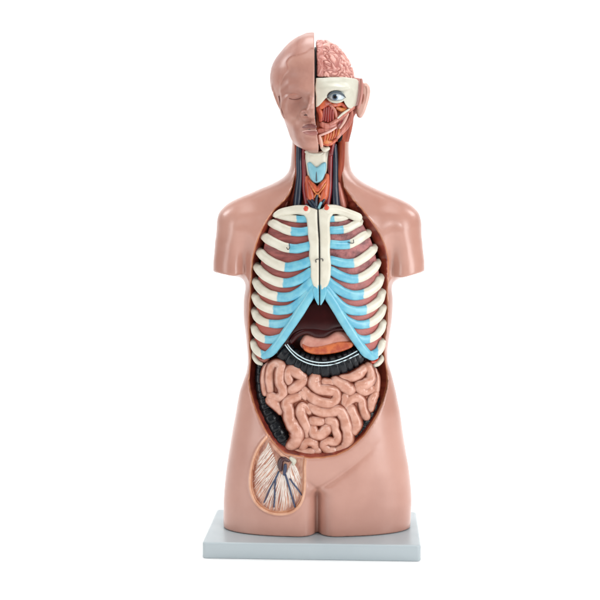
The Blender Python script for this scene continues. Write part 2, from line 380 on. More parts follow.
# thighs
# parting between the thighs and the groin folds, pressed into the front
x0 = at(317.4, 510, -.07)[0]; ztop = at(317, 487, -.074)[2]
ramp = np.clip((ztop - Z)/(13*PX), 0, 1); ramp = ramp*ramp*(3-2*ramp); dxp = np.abs(X - x0)/PX
frontm = np.clip((-Y-.01)/.02, 0, 1)
D = D + frontm*ramp*(.0150*np.exp(-(dxp/9.0)**2) + .0120*np.exp(-(dxp/3.2)**2))
def fold(pts, dep, wpx):
    Q = np.array([at(x, y, -.075)[[0,2]] for x, y in pts]); best = None; amp = None
    XX = X[:,0,:]; ZZ = Z[:,0,:]
    for a, b, da, db in zip(Q[:-1], Q[1:], dep[:-1], dep[1:]):
        e = b-a; t = np.clip(((XX-a[0])*e[0]+(ZZ-a[1])*e[1])/(e@e), 0, 1)
        dd = np.hypot(XX-a[0]-e[0]*t, ZZ-a[1]-e[1]*t); am = da+(db-da)*t
        if best is None: best, amp = dd, am
        else: amp = np.where(dd < best, am, amp); best = np.minimum(best, dd)
    return (amp*(.6*np.exp(-(best/(wpx*PX))**2) + .4*np.exp(-(best/(wpx*2.6*PX))**2)))[:,None,:]*frontm
D = D + fold([(317.4,490),(323,487.5),(332,482),(343,474),(355,465),(368,454),(382,442)], [.0035,.0042,.0042,.0038,.0028,.0012,0], 2.6)
D = D + fold([(317.4,490),(311,486),(305,480),(301,474)], [.0035,.0034,.0022,0], 2.4)
# armpit dimples, collar hollow
for c, r in ((at(243,268,-.064), (.004,.022,.015)), (at(394,268,-.064), (.004,.022,.015))):
    D = smax(D, -ell(X, Y, Z, c, r), .022)
D = np.maximum(D, BZ + .0006 - Z)
Dbody = D.copy()
# opening outline in photo px with the depth of the shell's surface there
OPEN = [(347,136,-.03),(344.5,152,-.03),(342,163,-.034),(342,175,-.038),(344,187,-.04),(350,195,-.043),(356,202,-.046),(362,208,-.05),(372.7,222,-.052),(381,235,-.052),(386.5,248,-.048),(389,260,-.04),(388.8,275,-.038),(387.5,290,-.035),(388,310,-.033),
 (386.7,325,-.033),(385.4,335,-.032),(383.8,345,-.03),(384,351,-.03),(385.8,360,-.03),(387.2,370,-.03),(387.8,380,-.034),(387.2,387,-.037),(385,395,-.043),(382,405,-.05),(377.5,415,-.056),(373,423,-.06),(365,435,-.066),(357,443,-.069),(348.5,450,-.072),(336.5,456,-.075),(323,458.3,-.0765),(310,459,-.077),
 (298,457.5,-.0765),(285,454.5,-.075),(278,449,-.073),(271.7,442,-.07),(266,433,-.066),(260.5,422,-.059),(255.4,410,-.05),(252.3,400,-.042),(249.6,390,-.035),(248.4,380,-.031),(249.2,370,-.031),(250,360,-.03),(249.2,347,-.03),(248.6,330,-.032),(249,310,-.033),(249.8,298,-.034),(250.2,285,-.035),
 (251.2,272,-.036),(251.8,260,-.042),(254.5,248,-.048),(258.5,236,-.052),(263,226,-.053),(268.5,216,-.053),(275,208,-.052),(282.5,201.5,-.05),(288,195,-.047),(292,187,-.042),(294.8,175,-.038),(295.6,163,-.034),(295,150,-.03),(294,136,-.03)]
PO = np.array([at(*p)[[0,2]] for p in OPEN])
d2 = polydist(PO, X[:,0,:], Z[:,0,:])[:,None,:]
zsel = np.clip((Z - at(317,215,0)[2]) / .05, 0, 1)                    # the neck is hollowed less deeply
floorY = .012 - .018*zsel
_z = np.array([at(*p)[2] for p in OPEN]); _o = np.argsort(_z); rimY = np.interp(Z[0,0,:], _z[_o], np.array([p[2] for p in OPEN])[_o])[None,None,:]
right = np.clip((X-at(330,300,0)[0])/.03, 0, 1)*np.clip((Z-at(318,400,0)[2])/.03, 0, 1)
slope = (.55 + .35*right)*(1-zsel) + .18*zsel
taper = d2 + np.minimum(np.clip(Y-rimY-.0005, 0, .05)*slope, .011+.004*right)
hole = smax(taper, Y - floorY, .006)
D = smax(D, -hole, .0022)
# groin window
GW = [(269,437),(262,446),(256.5,456),(252.8,468),(251,480),(251.5,492),(256,503),(265,510.5),(277,513.5),(290,511.5),(298.5,504.5),(302.5,494),(303.5,480),(303.3,468),(302.5,452),(285,447),(275,438)]
PG = np.array([at(p[0], p[1], -.074)[[0,2]] for p in catmull(GW+[GW[0]], 5)[:-1]])
g2d = polydist(PG, X[:,0,:], Z[:,0,:])[:,None,:]
front = Y + .02
lip = np.abs(g2d - .0026) - .0018
lipd = smax(smax(np.maximum(lip, front), Dbody - .0015, .0015), -Dbody - .004, .001)
rec = np.maximum(np.maximum(g2d, front), -(Dbody + .0050))
D = smin(D, np.where(d2 < .003, 1., lipd), .003)
D = smax(D, -rec, .0016)
P, Fc = surfnet(D, np.array([a[0] for a in ax]), H)
fc = P[Fc].mean(axis=1)
vx = polydist(PO, fc[:,0], fc[:,2]); gx = polydist(PG, fc[:,0], fc[:,2])
vv = polydist(PO, P[:,0], P[:,2]); vv = np.where((P[:,1] > .03) | (P[:,2] < .1), .05, vv)
gv_ = polydist(PG, P[:,0], P[:,2]); gv_ = np.where((P[:,1] > -.03) | (vv < .001), .05, gv_)
front_ = (fc[:,1] < .03) & (fc[:,2] > .1)
lining = (vx < -.0028) & front_; rimf = (vx < .0004) & ~lining & front_
panel = (gx < .0004) & (fc[:,1] < -.03) & ~lining & ~rimf
skin = ~(lining | rimf | panel)
def shell_part(name, keep, parent=root, label=None):
    p_, f_, u = sub_mesh(P, Fc, keep)
    o = obj(name, p_, f_, 'skin', parent, label=label, attr=vv[u]*1000)
    a = o.data.attributes.new('window', 'FLOAT', 'POINT'); a.data.foreach_set('value', (gv_[u]*1000).astype(np.float32)); return o
body = shell_part('body_shell', skin, label='flesh-coloured glossy outer body with shoulders, arm stubs and thighs')
cavity = shell_part('cavity_lining', lining, label='red-brown lining inside the opened trunk')
shell_part('cavity_rim', rimf, cavity)
inguinal = shell_part('groin_window', panel, label='recessed window on the thigh showing vessels and nerves')

# ================================================================== chest plate
CX = at(319, 260, 0)[0]
def Ychest(px, top=0):
    q = (px-319.5)/70.0
    return -.071*math.sqrt(max(0.03, 1-q*q*.93)) 
def Yslope(py):                                                        # the plate leans back towards the collar bones
    return .016*max(0, (240-py)/35.0) if py < 240 else .0
def Yc(px, py): return Ychest(px) + Yslope(py)
def ychest_w(Xa, Za):
    px = 319.5 + (Xa-CX)/PX/.97
    q = np.clip((px-319.5)/70.0, -1, 1)
    z0 = at(319,240,-.07)[2]
    return -.071*np.sqrt(np.maximum(.03, 1-q*q*.93)) + .016*np.clip((Za-z0)/(35*PX), 0, 2)
def plate(name, poly, m, label, parent=root, back=.0070):
    h = .0013; pts = catmull(poly+[poly[0]], 3)[:-1]
    Wp = np.array([at(p[0], p[1], Yc(*p)+back)[[0,2]] for p in pts])
    lo = (Wp[:,0].min()-.004, -.085, Wp[:,1].min()-.004); hi = (Wp[:,0].max()+.004, .02, Wp[:,1].max()+.004)
    Xg, Yg, Zg, a = grid(lo, hi, h)
    dd = polydist(Wp, Xg[:,0,:], Zg[:,0,:])[:,None,:]
    yc = ychest_w(Xg, Zg) + back
    return_ = np.maximum(dd, (np.abs(Yg-yc)-.0028)*.8)
    Pp, Ff = surfnet(return_, np.array(lo), h)
    return obj(name, Pp, Ff, m, parent, label=label)
plateL = plate('chest_plate', [(276,216),(300,215),(312,222),(313,250),(313,280),(313,293),(305,305),(297,317),(289,329),(281,340),(273,350),(262,358),(256,356),(254.5,340),(256,320),(257,300),(258,280),(261,262),(265,242),(270,226)], 'intercostal', 'dark red muscle between the ribs, right half of the body')
plateR = plate('chest_plate', [(326,222),(334,215),(356,217),(365,228),(372,243),(377,262),(380,282),(382,305),(382,325),(381,345),(378,359),(371,357),(362,350),(353,338),(346,327),(339,315),(332,303),(326,293),(326,260)], 'intercostal_right', 'mottled muscle between the ribs beside the lung')

def rib(pts, split, r, parent, cap_in=False):
    """pts outer end -> breastbone; split: px x where bone meets cartilage"""
    P4 = [(x, y) for x, y in pts]; r = r*.89; rr = r if hasattr(r, '__len__') else [r*.9]+[r]*(len(pts)-1)
    Dn = catmull([np.array([x, y, q]) for (x, y), q in zip(P4, rr)], 8)
    pa = []; pb = []
    x0 = pts[0][0]; side = 1 if x0 < split else -1
    for d in Dn:
        w = at(d[0], d[1], Yc(d[0], d[1])); (pa if (split-d[0])*side > 0 else pb).append((w, d[2]*PX))
    # the outer end dives back into the trunk
    w0, r0 = pa[0]; ex = np.array([0, .012, .004]); pa = [(w0+ex, r0*.9), (w0+ex*.45+np.array([-.0008*side,0,0]), r0)] + pa
    if pb: pa.append(pb[0])
    fl = .52
    def half(nm, q, sgn):
        C0 = np.array([v[0] for v in q]); R = np.array([v[1] for v in q])
        V, Fc = tube_geo(C0, R, fl, 16, .08, True, 70); xs = at(split, pts[-1][1], -.06)[0]
        obj(nm, V, Fc, 'rib_paint', parent, attr=[(v[0]-xs)*side*1000 for v in V])
    half('rib', pa, 1)
    if len(pb) > 1: half('costal_cartilage', pb, -1)
LR = [([(275,214.5),(282,216),(290,218),(300,219.2),(309,219)], 296, 3.9),
 ([(271,222.5),(275,224.5),(281,227.5),(290,231),(300,232),(309,230.6)], 291, 4.9),
 ([(264.5,236.5),(269,239.8),(276,243.5),(285,247.3),(296,248.8),(303,247.5),(310.5,245.8)], 289, 5.2),
 ([(260,252),(264,256.5),(270,261),(278,265),(287,267.3),(296,266),(303,264),(310.5,261)], 284.5, 5.4),
 ([(257.5,267.5),(261,272),(267,277),(275,281),(284,283),(293,281.8),(302,277.8),(311,272)], 283, 5.4),
 ([(256,282),(259,287),(264,291.5),(272,295.3),(282,297.3),(292,296),(301,291),(308,285),(314,279)], 277, 5.3),
 ([(255.5,297),(258,302),(263,306),(270,309),(280,310.3),(291,308.5),(300,302.5),(308,294),(314,287)], 273, 5.2),
 ([(254.8,312),(257,317),(262,321),(269,323.3),(279,324),(289,321.5),(294,318.5)], 269, 4.7),
 ([(254.2,328),(256,332.5),(260,336.8),(266,339.5),(274,339.5),(282,337),(285.5,333.5)], 264.5, 4.6),
 ([(253.4,343),(255,348),(259,352.5),(265,355),(270,353.5),(274,350)], 260.5, 4.4)]
RR = [([(349,215.5),(345,217),(339,218.5),(330,219)], 334.5, 3.6),
 ([(359.5,222.5),(354,225),(347,228.7),(338,230.2),(331,230.3)], 343.5, 4.4),
 ([(367.5,234),(363,236.3),(356,241),(349,244.3),(340,245),(331,244.2)], 350, 4.9),
 ([(373.5,249),(370,253),(362,259),(354,263),(343,263),(331,260)], 354, 5.0),
 ([(377,264),(373.5,269),(366,275),(358,278.5),(350,278.8),(340,275.5),(331,270.5)], 358.5, 5.0),
 ([(380,279),(377,285),(370,291),(362,294.5),(353,295.3),(344,292.5),(336,287.5),(326,280)], 364, 5.4),
 ([(382,293),(379.5,300),(373,306),(365,310),(356,311),(346,308.5),(337,302),(326,288)], 367, 5.2),
 ([(383,308),(380.5,314),(375,320),(367,324),(357,324.5),(347,320.5),(342.5,316)], 370, 4.8),
 ([(383,323),(381,329.5),(376,335.5),(369,339),(361,339.5),(354,336),(350,332)], 370.5, 4.6),
 ([(382.5,342),(380.8,347),(378,351.5),(372,355),(367,354),(363.5,351)], 379, 4.6)]
for p, s, r in LR: rib(p, s, r, plateL)
for p, s, r in RR: rib(p, s, r, plateR)
def arch(pts, r, parent):
    w = [(x, y, Yc(x, y)-.0006) for x, y in pts]
    tube('costal_arch', w, r, 'cartilage', parent, flat=.62, seg=16, n=8, lump=.05, label='sky-blue cartilage arch along the lower edge of the ribs')
arch([(315,287),(310,295.5),(303,306.5),(295,319),(287,331),(280,341),(272,351),(264,356.5)], [3.6,4.6,4.9,4.8,4.6,4.4,4.2,3.2], plateL)
arch([(323.5,287),(328,295),(334.5,305),(341.5,317),(349,329),(356,339.5),(363,349),(371,356.5),(376,356.5)], [3.6,4.6,4.9,4.8,4.7,4.5,4.3,3.8,3.0], plateR)
# last short ribs
tube('floating_rib', [(253.3,351,-.018),(254.2,357,-.025),(257.5,362,-.031),(261.5,364,-.035)], [2,2.4,2.3,1.8], 'bone', plateL)
tube('floating_rib', [(383.2,353,-.02),(381.6,359,-.025),(378,363.5,-.031),(374.5,365.5,-.035)], [2,2.8,2.8,2.0], 'bone', plateR)
tube('intercostal_flap', [(258,358.5,-.026),(263,360.5,-.030),(268,359,-.034)], [1.6,2.6,1.8], 'muscle_pink', plateL)
tube('intercostal_flap', [(379,359,-.026),(375,362,-.030),(371,362,-.034)], [1.6,2.4,1.8], 'artery_bright', plateR)
# collar bones
def bone_y(x, y): return (x, y, Yc(x, y)-.003)
tube('clavicle', [bone_y(*p) for p in [(276,215),(281,212.6),(289,210.8),(297,209.8),(306,210.5)]], [3.0,3.9,4.2,4.6,5.2], 'bone', plateL, flat=.8, lump=.06)
tube('clavicle', [bone_y(*p) for p in [(358,217.5),(352,215),(344,212),(336,209.6),(328,210)]], [4.4,4.6,4.3,4.5,5.2], 'bone', plateR, flat=.8, lump=.06)
# breastbone
sc = lambda Xa, Za: ychest_w(Xa, Za) + .071 + .0
def stern(name, poly, m, parent, dY=-.0718, t=.0054, label=None, rr=.0044):
    return slab(name, poly, dY, t, m, parent, r=rr, curve=sc, n=5, label=label)
stern('sternum', [(317.6,210),(312,208),(305,205.7),(300,208),(301,213),(305.5,217.5),(307,224),(308,236),(309.5,246),(309,256),(310.5,266),(310.5,276),(312.5,284),(315.5,289),(318.8,291),(319.2,270),(319,240),(318,222)], 'bone', plateL, label='cream breastbone half left of the black joint line')
stern('sternum', [(318.4,210),(323,208.5),(329,206.5),(335,208.5),(334.5,213),(331,218),(330,226),(330.5,240),(330,252),(331,262),(331,272),(329.5,282),(325.5,288),(320.2,291),(319.9,270),(319.7,240),(318.8,222)], 'bone', plateR, label='cream breastbone half right of the black joint line')
stern('xiphoid_process', [(318.8,283),(315,285.5),(312,290),(314,297),(316.8,303),(318.9,305),(319.1,295)], 'cartilage', plateL, dY=-.0738, t=.003, rr=.0026)
stern('xiphoid_process', [(320.1,283),(324.5,285.5),(327,290),(325.5,297),(322.6,303),(320.2,305),(320.1,295)], 'cartilage', plateR, dY=-.0738, t=.003, rr=.0026)
tube('joint_line', [(318,208.5,Yc(318,209)-.0035),(318.2,222,Yc(318,222)-.0045),(319.3,240,-.0745),(319.5,270,-.0745),(319.6,304,-.0750)], .45, 'black_paint', plateL, n=12)
# little metal hooks
tube('hook', [(316,262.3,-.077),(316,259.6,-.079),(319,259,-.080),(322.6,259,-.079),(322.8,261,-.077)], .4, 'metal', plateL, n=6, label='small metal hook across the breastbone line')
tube('hook', [(289.2,243.6,-.072),(289.6,247.5,-.073),(288,249.6,-.073),(286.6,247.6,-.072)], .4, 'metal', plateL, n=6, label='small metal hook on the third rib')
tube('hook', [(348.2,242.0,-.0700),(351,243,-.0715),(353.6,242.8,-.071),(353.4,239.8,-.070)], .42, 'metal', plateR, n=6, label='small metal hook on the third rib beside the lung')

# ================================================================== upper belly organs
def bulge(cx, cz, rx, rz, d):
    c = at(cx, cz, -.04)
    return lambda Xa, Za: -d*np.maximum(0, 1 - ((Xa-c[0])/(rx*PX))**2 - ((Za-c[2])/(rz*PX))**2)
slab('liver', [(318,296),(330,300),(345,316),(352,330),(343,329.5),(334,331),(325,336),(316,336.5),(307,333.5),(299,336),(292,344),(284,348),(281,338),(292,322),(305,302)], -.040, .011, 'liver', r=.010, h=.0016, curve=bulge(316,322,45,30,.008), label='glossy dark maroon liver')
slab('liver_edge', [(288,340),(293,332.5),(302,327.5),(314,326.5),(327,328),(340,325.5),(348,327),(345,330.5),(334,331.5),(325,337),(316,337.5),(307,334),(299,337),(292,344)], -.050, .006, 'liver', parent=bpy.data.objects['liver'], r=.0056, curve=bulge(316,332,45,30,.004))
stom = slab('stomach', [(300.5,340),(306,334),(318,336.5),(326,336.3),(336,330.5),(345,331.5),(351,338),(352,345),(344,347),(330,349),(316,351),(304,349),(300,345)], -.046, .009, 'stomach', r=.0085, h=.0012, curve=bulge(325,341,30,20,.004), label='pink stomach under the liver')
slab('pancreas', [(302,343.5),(310,346.5),(322,345.5),(336,341.8),(346,341),(353,342),(352,347),(341,351.5),(327,354),(313,354),(304,350)], -.0545, .004, 'pancreas', r=.0037, curve=bulge(325,347,30,20,.003), label='orange gland below the stomach')

# ---- large bowel, dark with pinched bulges
def haustra(name, pts, rad, m, parent=root, step=.0115, depth=.16, flat=.8, label=None):
    D = catmull([np.append(at(*p), q) for p, q in zip(pts, rad)], 40)
    P3 = np.array([d[:3] for d in D]); R = np.array([d[3] for d in D])*PX
    s = np.concatenate([[0], np.cumsum(np.linalg.norm(np.diff(P3, axis=0), axis=1))])
    nn = int(s[-1]/.0007); t = np.linspace(0, s[-1], nn)
    P3 = np.stack([np.interp(t, s, P3[:,i]) for i in range(3)], 1); R = np.interp(t, s, R)
    ph = (t + .003*np.sin(t*90))/step*math.pi
    R = R*(1 - depth*(1-np.abs(np.sin(ph)))**3)
    R *= np.array([1+.07*mnoise.noise(Vector(p*70)) for p in P3])
    return tube_w(name, P3, R, m, parent, flat=flat, seg=24, label=label)
tc = haustra('transverse_colon', [(276,341,-.030),(284,351,-.040),(295,359.5,-.046),(308,365,-.051),(321,367,-.053),(335,365.5,-.052),(349,360,-.048),(361,352.5,-.040),(370,345,-.030)], [9,10,10.6,11,11.2,11,10.3,9.5,8.5], 'colon', label='shiny black large bowel with pinched segments', depth=.2)
for k, dy in enumerate((0, 3.0)):
    tube('taenia', [(287.5-k*2.3,344.5+k*.4,-.0535),(291.5-k*1.5,349.5+dy*.5,-.058),(298-k,355+dy*.9,-.0625),(306,359.5+dy,-.0655),(315,362+dy,-.067),(324,362.6+dy,-.067),(334,361.2+dy,-.0655),(344,357.8+dy,-.0625),(352+k,353.8+dy,-.0585),(357+k*1.5,351+dy,-.055)], .6, 'taenia', tc, n=8, label='white double stripe along the black bowel' if k == 0 else None)
haustra('ascending_colon', [(261,362,-.020),(260.5,380,-.024),(263,395,-.030),(268,411,-.037),(275,425,-.043),(281,437,-.048),(285,444,-.050)], [4.5,5,6.2,8,9.2,9.2,6.5], 'colon', label='shiny black bowel along the edge of the opening', depth=.16)
haustra('descending_colon', [(377,392,-.024),(374,405,-.034),(368,418,-.042),(362,428,-.046),(355,437,-.048),(347,444,-.048)], [5,6,7,7.5,7,6], 'colon', label='black bowel behind the coils', depth=.2)
tube('white_stipple', [(374,409,-.034),(369,417,-.041),(364,424,-.046),(358,431,-.051)], .5, 'slate_paint', bpy.data.objects['descending_colon'])

# ---- small intestine
def yi(x, y):
    q = ((x-320)/66)**2 + ((y-402)/78)**2
    return -.030 - .030*max(0, 1-q)**.6 - (.006 if y > 430 else .006*max(0, (y-400)/30))
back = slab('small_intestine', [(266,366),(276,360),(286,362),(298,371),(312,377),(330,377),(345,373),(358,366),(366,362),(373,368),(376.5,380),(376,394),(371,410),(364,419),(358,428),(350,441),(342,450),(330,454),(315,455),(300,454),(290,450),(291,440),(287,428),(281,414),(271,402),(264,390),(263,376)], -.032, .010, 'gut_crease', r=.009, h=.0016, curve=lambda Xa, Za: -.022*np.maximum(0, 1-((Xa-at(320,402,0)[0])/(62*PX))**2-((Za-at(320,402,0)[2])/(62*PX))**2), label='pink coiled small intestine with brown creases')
COILS = [
 ([(265.3,393),(264.3,381),(265.5,370),(269,364.5)], [3,3.8,3.8,3]),
 ([(270.3,389),(269.5,378),(271,368),(276,363.6),(281,366.5),(280,374),(280,382),(283,389),(282.5,395),(277,397.5),(271,395.5)], [4.3,4.6,4.8,4.8,5.2,5.4,5.2,5.2,5.2,4.8,4.2]),
 ([(289.4,381),(288,375),(290.5,369.5),(297,372.5),(302,376.5)], [4.3,4.6,5,5.4,5.2]),
 ([(304,380),(299,384.5),(292,389.5)], [4.6,5.4,5.0]),
 ([(305.5,396.5),(302.5,393.5),(299.5,396)], [3.8,4,3.5]),
 ([(297.5,396.6),(291,398.8),(287,403),(289,411),(289.5,418),(293,425),(297,432),(296,440),(290.5,446)], [4.6,5.2,5.8,5.8,5.8,6.2,6.5,6.4,5]),
 ([(271,400.5),(276,404.5),(280.5,411)], [5,5.3,3.8]),
 ([(309,411.5),(306,407),(302,406),(301,412.5),(303.5,420),(306.8,427),(307,435)], [3.2,3.5,4.4,5.4,5.4,4.6,3.0]),
 ([(304.5,389.5),(309,395),(315.5,399.5),(323,402.3),(331.5,402.8),(336.4,398),(335,391.8),(327.5,389.6),(319,388.6),(314.5,383),(315,378.3)], [3.6,4.6,5.4,5.4,5.2,4.6,5.0,5.4,5.4,6.2,5.8]),
 ([(324,381.8),(331.5,382.3)], [3.9,3.9]),
 ([(336,380.8),(342.5,384.5),(349,389)], [5.2,6,6.2]),
 ([(345,397),(344,404)], [4.4,3.4]),
 ([(341,377.5),(350,377.3),(358,374),(363.5,369)], [3,4.6,5.2,4.6]),
 ([(368,366.5),(370.5,373),(370,380),(364,384.5),(358,386),(364,391),(369.5,389)], [4.2,5,5.4,6.2,5.4,5,5.2]),
 ([(374.4,371),(376.4,380),(375.6,390)], [3,3.8,3.8]),
 ([(374.3,394),(371.3,401),(370,408)], [4.4,5,4.2]),
 ([(353.8,430.5),(356,423.5),(353.6,415.5),(350.5,409)], [4.8,6.2,5.4,5.6]),
 ([(346.5,407),(349.5,400.5),(356,397.3),(361.3,400),(362.3,406),(364,412.5),(366,416)], [4.0,4.4,4.8,4.6,4.4,4.8,4.2]),
 ([(310,405.8),(314,408.5),(321,411.8),(330,412),(338.5,410),(343.5,416),(346,424),(347.5,432),(348,440),(344.5,446.5),(338,450)], [3.4,4.6,5.2,5.2,5.4,5.6,5.8,5.6,5.8,5.6,4.8]),
 ([(328.5,420.5),(333.5,422),(335,429),(337.6,436.5),(334.5,441.4),(327,440.6),(323.6,444.5),(327.5,449.5),(333,450.6)], [4.6,4.9,4.2,4.3,4.6,4.2,4.6,4.9,4.8]),
 ([(313,420.6),(320.5,421.2)], [4.8,4.6]),
 ([(313,428.5),(314.3,433),(320.5,434.2),(326,429)], [4.8,5.8,5.6,5.4]),
 ([(302.5,447),(306.5,441.5),(313,442),(315.3,446.2)], [3.8,4.8,4.8,3.8]),
 ([(290.5,451),(300,452),(311.5,451.2)], [3.4,4.2,4.4]),
 ([(317.6,450.4),(318,451.8)], [4.2,3.8])]
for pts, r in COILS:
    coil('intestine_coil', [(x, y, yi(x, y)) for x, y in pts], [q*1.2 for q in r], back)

# ================================================================== neck
def yn(x, y): return -.012 - .022*math.sqrt(max(0, 1-((x-318)/27)**2)) - .010*max(0, (y-150)/60)
def nt(name, pts, r, m, parent, dy=0, **k): return tube(name, [(x, y, yn(x, y)+dy) for x, y in pts], r, m, parent, **k)
neck = slab('neck_core', [(296.5,132),(346,132),(344.5,150),(342,163),(342,175),(345,190),(356,204),(360,213),(275,213),(285,203),(291,190),(296,175),(297,163),(296.5,148)], .002, .012, 'muscle_brown', r=.010, h=.0016, curve=lambda Xa, Za: -.012*np.maximum(0, 1-((Xa-at(318,180,0)[0])/(30*PX))**2), n=3, label='brown-red deep neck muscle')
nt('neck_muscle', [(296.6,142),(297,158),(297.4,175),(295,192),(291,206)], [1.8,2.2,2.2,2.8,3.2], 'muscle_brown', neck, n=8)
nt('neck_muscle', [(291.5,182),(289,193),(284,204)], [1.8,3.0,3.2], 'muscle_pink', neck, dy=-.006, n=8, label='pinkish-orange muscle strip')
nt('neck_muscle', [(288,192),(283,201),(277,208)], [1.2,1.8,2.2], 'muscle_orange', neck, dy=-.005, n=8)
nt('neck_muscle', [(341.5,142),(340.5,160),(339.5,178),(343,195),(348,206)], [3.6,4,3.6,3.6,3.6], 'muscle_brown', neck, n=8)
nt('neck_muscle', [(338.5,184),(340.5,195),(343,206)], [2,3.0,3.4], 'muscle_pink', neck, dy=-.006, n=8, label='pinkish-orange muscle strip')
nt('neck_muscle', [(344,190),(349,200),(355,208)], [1.6,2.6,2.8], 'muscle_brown', neck, n=8)
nt('jugular_vein', [(299.5,146),(299.5,160),(299.8,175),(298.5,190),(296.8,207)], [3,3.4,3.4,4,4.2], 'vein', neck, dy=-.004, n=8, label='dark navy neck vein')
nt('jugular_vein', [(334.5,146),(335,160),(335.2,175),(335.2,190),(336,207)], [2.6,3,3,3.8,4.2], 'vein', neck, dy=-.004, n=8, label='dark navy neck vein')
nt('carotid_artery', [(304.2,146),(304,160),(304.4,175),(305,190),(307.5,206)], [2.2,2.4,2.4,2.8,2.8], 'artery', neck, dy=-.005, n=8)
nt('carotid_artery', [(331,144),(330.3,160),(330,175),(329.3,190),(327,206)], [2.2,2.4,2.4,2.8,2.8], 'artery', neck, dy=-.005, n=8)
slab('larynx', [(306,149),(312,151),(320,151.5),(326,148),(328.5,150),(327.5,160),(327,170),(324.5,178),(321,183),(311,183),(307.5,176),(306,166),(305,157)], -.036, .0085, 'bone', neck, r=.008, curve=bulge(316.5,166,16,40,.004), n=4, label='cream upper larynx')
slab('thyroid_cartilage', [(307,163),(310.5,162),(316.5,167),(322,163),(326,162.5),(326,170),(323.5,178),(321,181),(316,183),(311.5,180),(308.5,172)], -.0455, .0035, 'larynx_blue', neck, r=.0033, curve=bulge(316.5,170,12,40,.004), n=4, label='pale blue heart-shaped larynx cartilage')
nt('larynx_ridge', [(316.4,168),(316.4,175),(316.6,181)], .6, 'slate_paint', neck, dy=-.0145)
tube('hyoid', [(306,152,-.040),(312,154,-.046),(320,154,-.046),(327,151.5,-.040)], [1.5,1.6,1.6,1.5], 'skull_paint', neck)
nt('thyroid_gland', [(307.5,178),(309,186),(310.5,195),(312,202)], [2.5,4.2,4.6,3.4], 'muscle_orange', neck, dy=-.006, n=8, lump=.12)
nt('thyroid_gland', [(327,176),(325.8,186),(324,195),(321.5,202)], [2.5,4.2,4.8,3.4], 'muscle_orange', neck, dy=-.006, n=8, lump=.12)
nt('throat_muscle', [(309,181),(313,186),(317,190),(321,186),(325.5,180)], [1.8,2.8,2.8,2.8,1.8], 'muscle_orange', neck, dy=-.009, n=8)
nt('throat_muscle', [(310,184),(313.5,190),(317.3,194),(321.5,190),(325.5,184)], .8, 'gold_muscle', neck, dy=-.0125, n=8)
nt('throat_muscle', [(314.5,197),(317,193.5),(320,197)], 1.2, 'gold_muscle', neck, dy=-.010)
nt('throat_vein', [(318.5,193),(316.5,198),(316,206)], [.9,1.4,1.8], 'vein', neck, dy=-.011)  # dark blue-black vein down the throat
for a in ([(309,201),(312,206),(315,209)], [(324,200),(321,205),(318,209)], [(312,200.5),(314.5,205),(316,209)], [(306.5,205),(311,209),(316,211)]):
    nt('thyroid_vein', a, 1.5, 'vein', neck, dy=-.011)
nt('thyroid_vein', [(321,203),(319.5,206.5),(318.5,209)], 1.4, 'larynx_blue', neck, dy=-.012)
for x, y in ((306,209.5), (327,208.5)):
    o = tube('artery_stub', [(x-.5,y-2.4,-.058),(x,y-.2,-.0625),(x+.3,y+1.3,-.0625)], [2.2,2.9,2.2], 'artery_bright', neck, lump=.2, lumpf=300, n=5)

# ================================================================== head: face half
h = .0012
Xh, Yh, Zh, axh = grid(tuple(at(262,158,0)*[1,0,1]+[0,-.128,0]), tuple(at(325,28,0)*[1,0,1]+[0,.085,0]), h)
HD = [(34.4,308,321,-.02,.0),(35.3,302,326,-.032,.012),(37.4,298,330,-.044,.026),(40,294,335,-.054,.036),(43,290,339,-.061,.043),(48,285,344,-.070,.053),(57,277.5,351.5,-.080,.065),(63,273.8,355,-.085,.069),(70,271.4,357.5,-.089,.072),(78,270.4,358.5,-.0915,.072),(85,271,358,-.092,.070),
 (90,272,357,-.0905,.066),(96,274.5,354,-.0885,.060),(102,277,352,-.0885,.052),(110,280.3,349,-.089,.044),(120,284.2,345,-.0895,.034),(130,287.8,341,-.090,.020),(137,290,339,-.0895,.006),(142,292.3,336.5,-.089,-.008),(146,295.5,333.5,-.087,-.020),(149,300.5,329,-.083,-.032),(151,306,324,-.076,-.045),(152.3,311,320,-.068,-.055)]
def pf(px, py, Y): return at(px, py, Y)
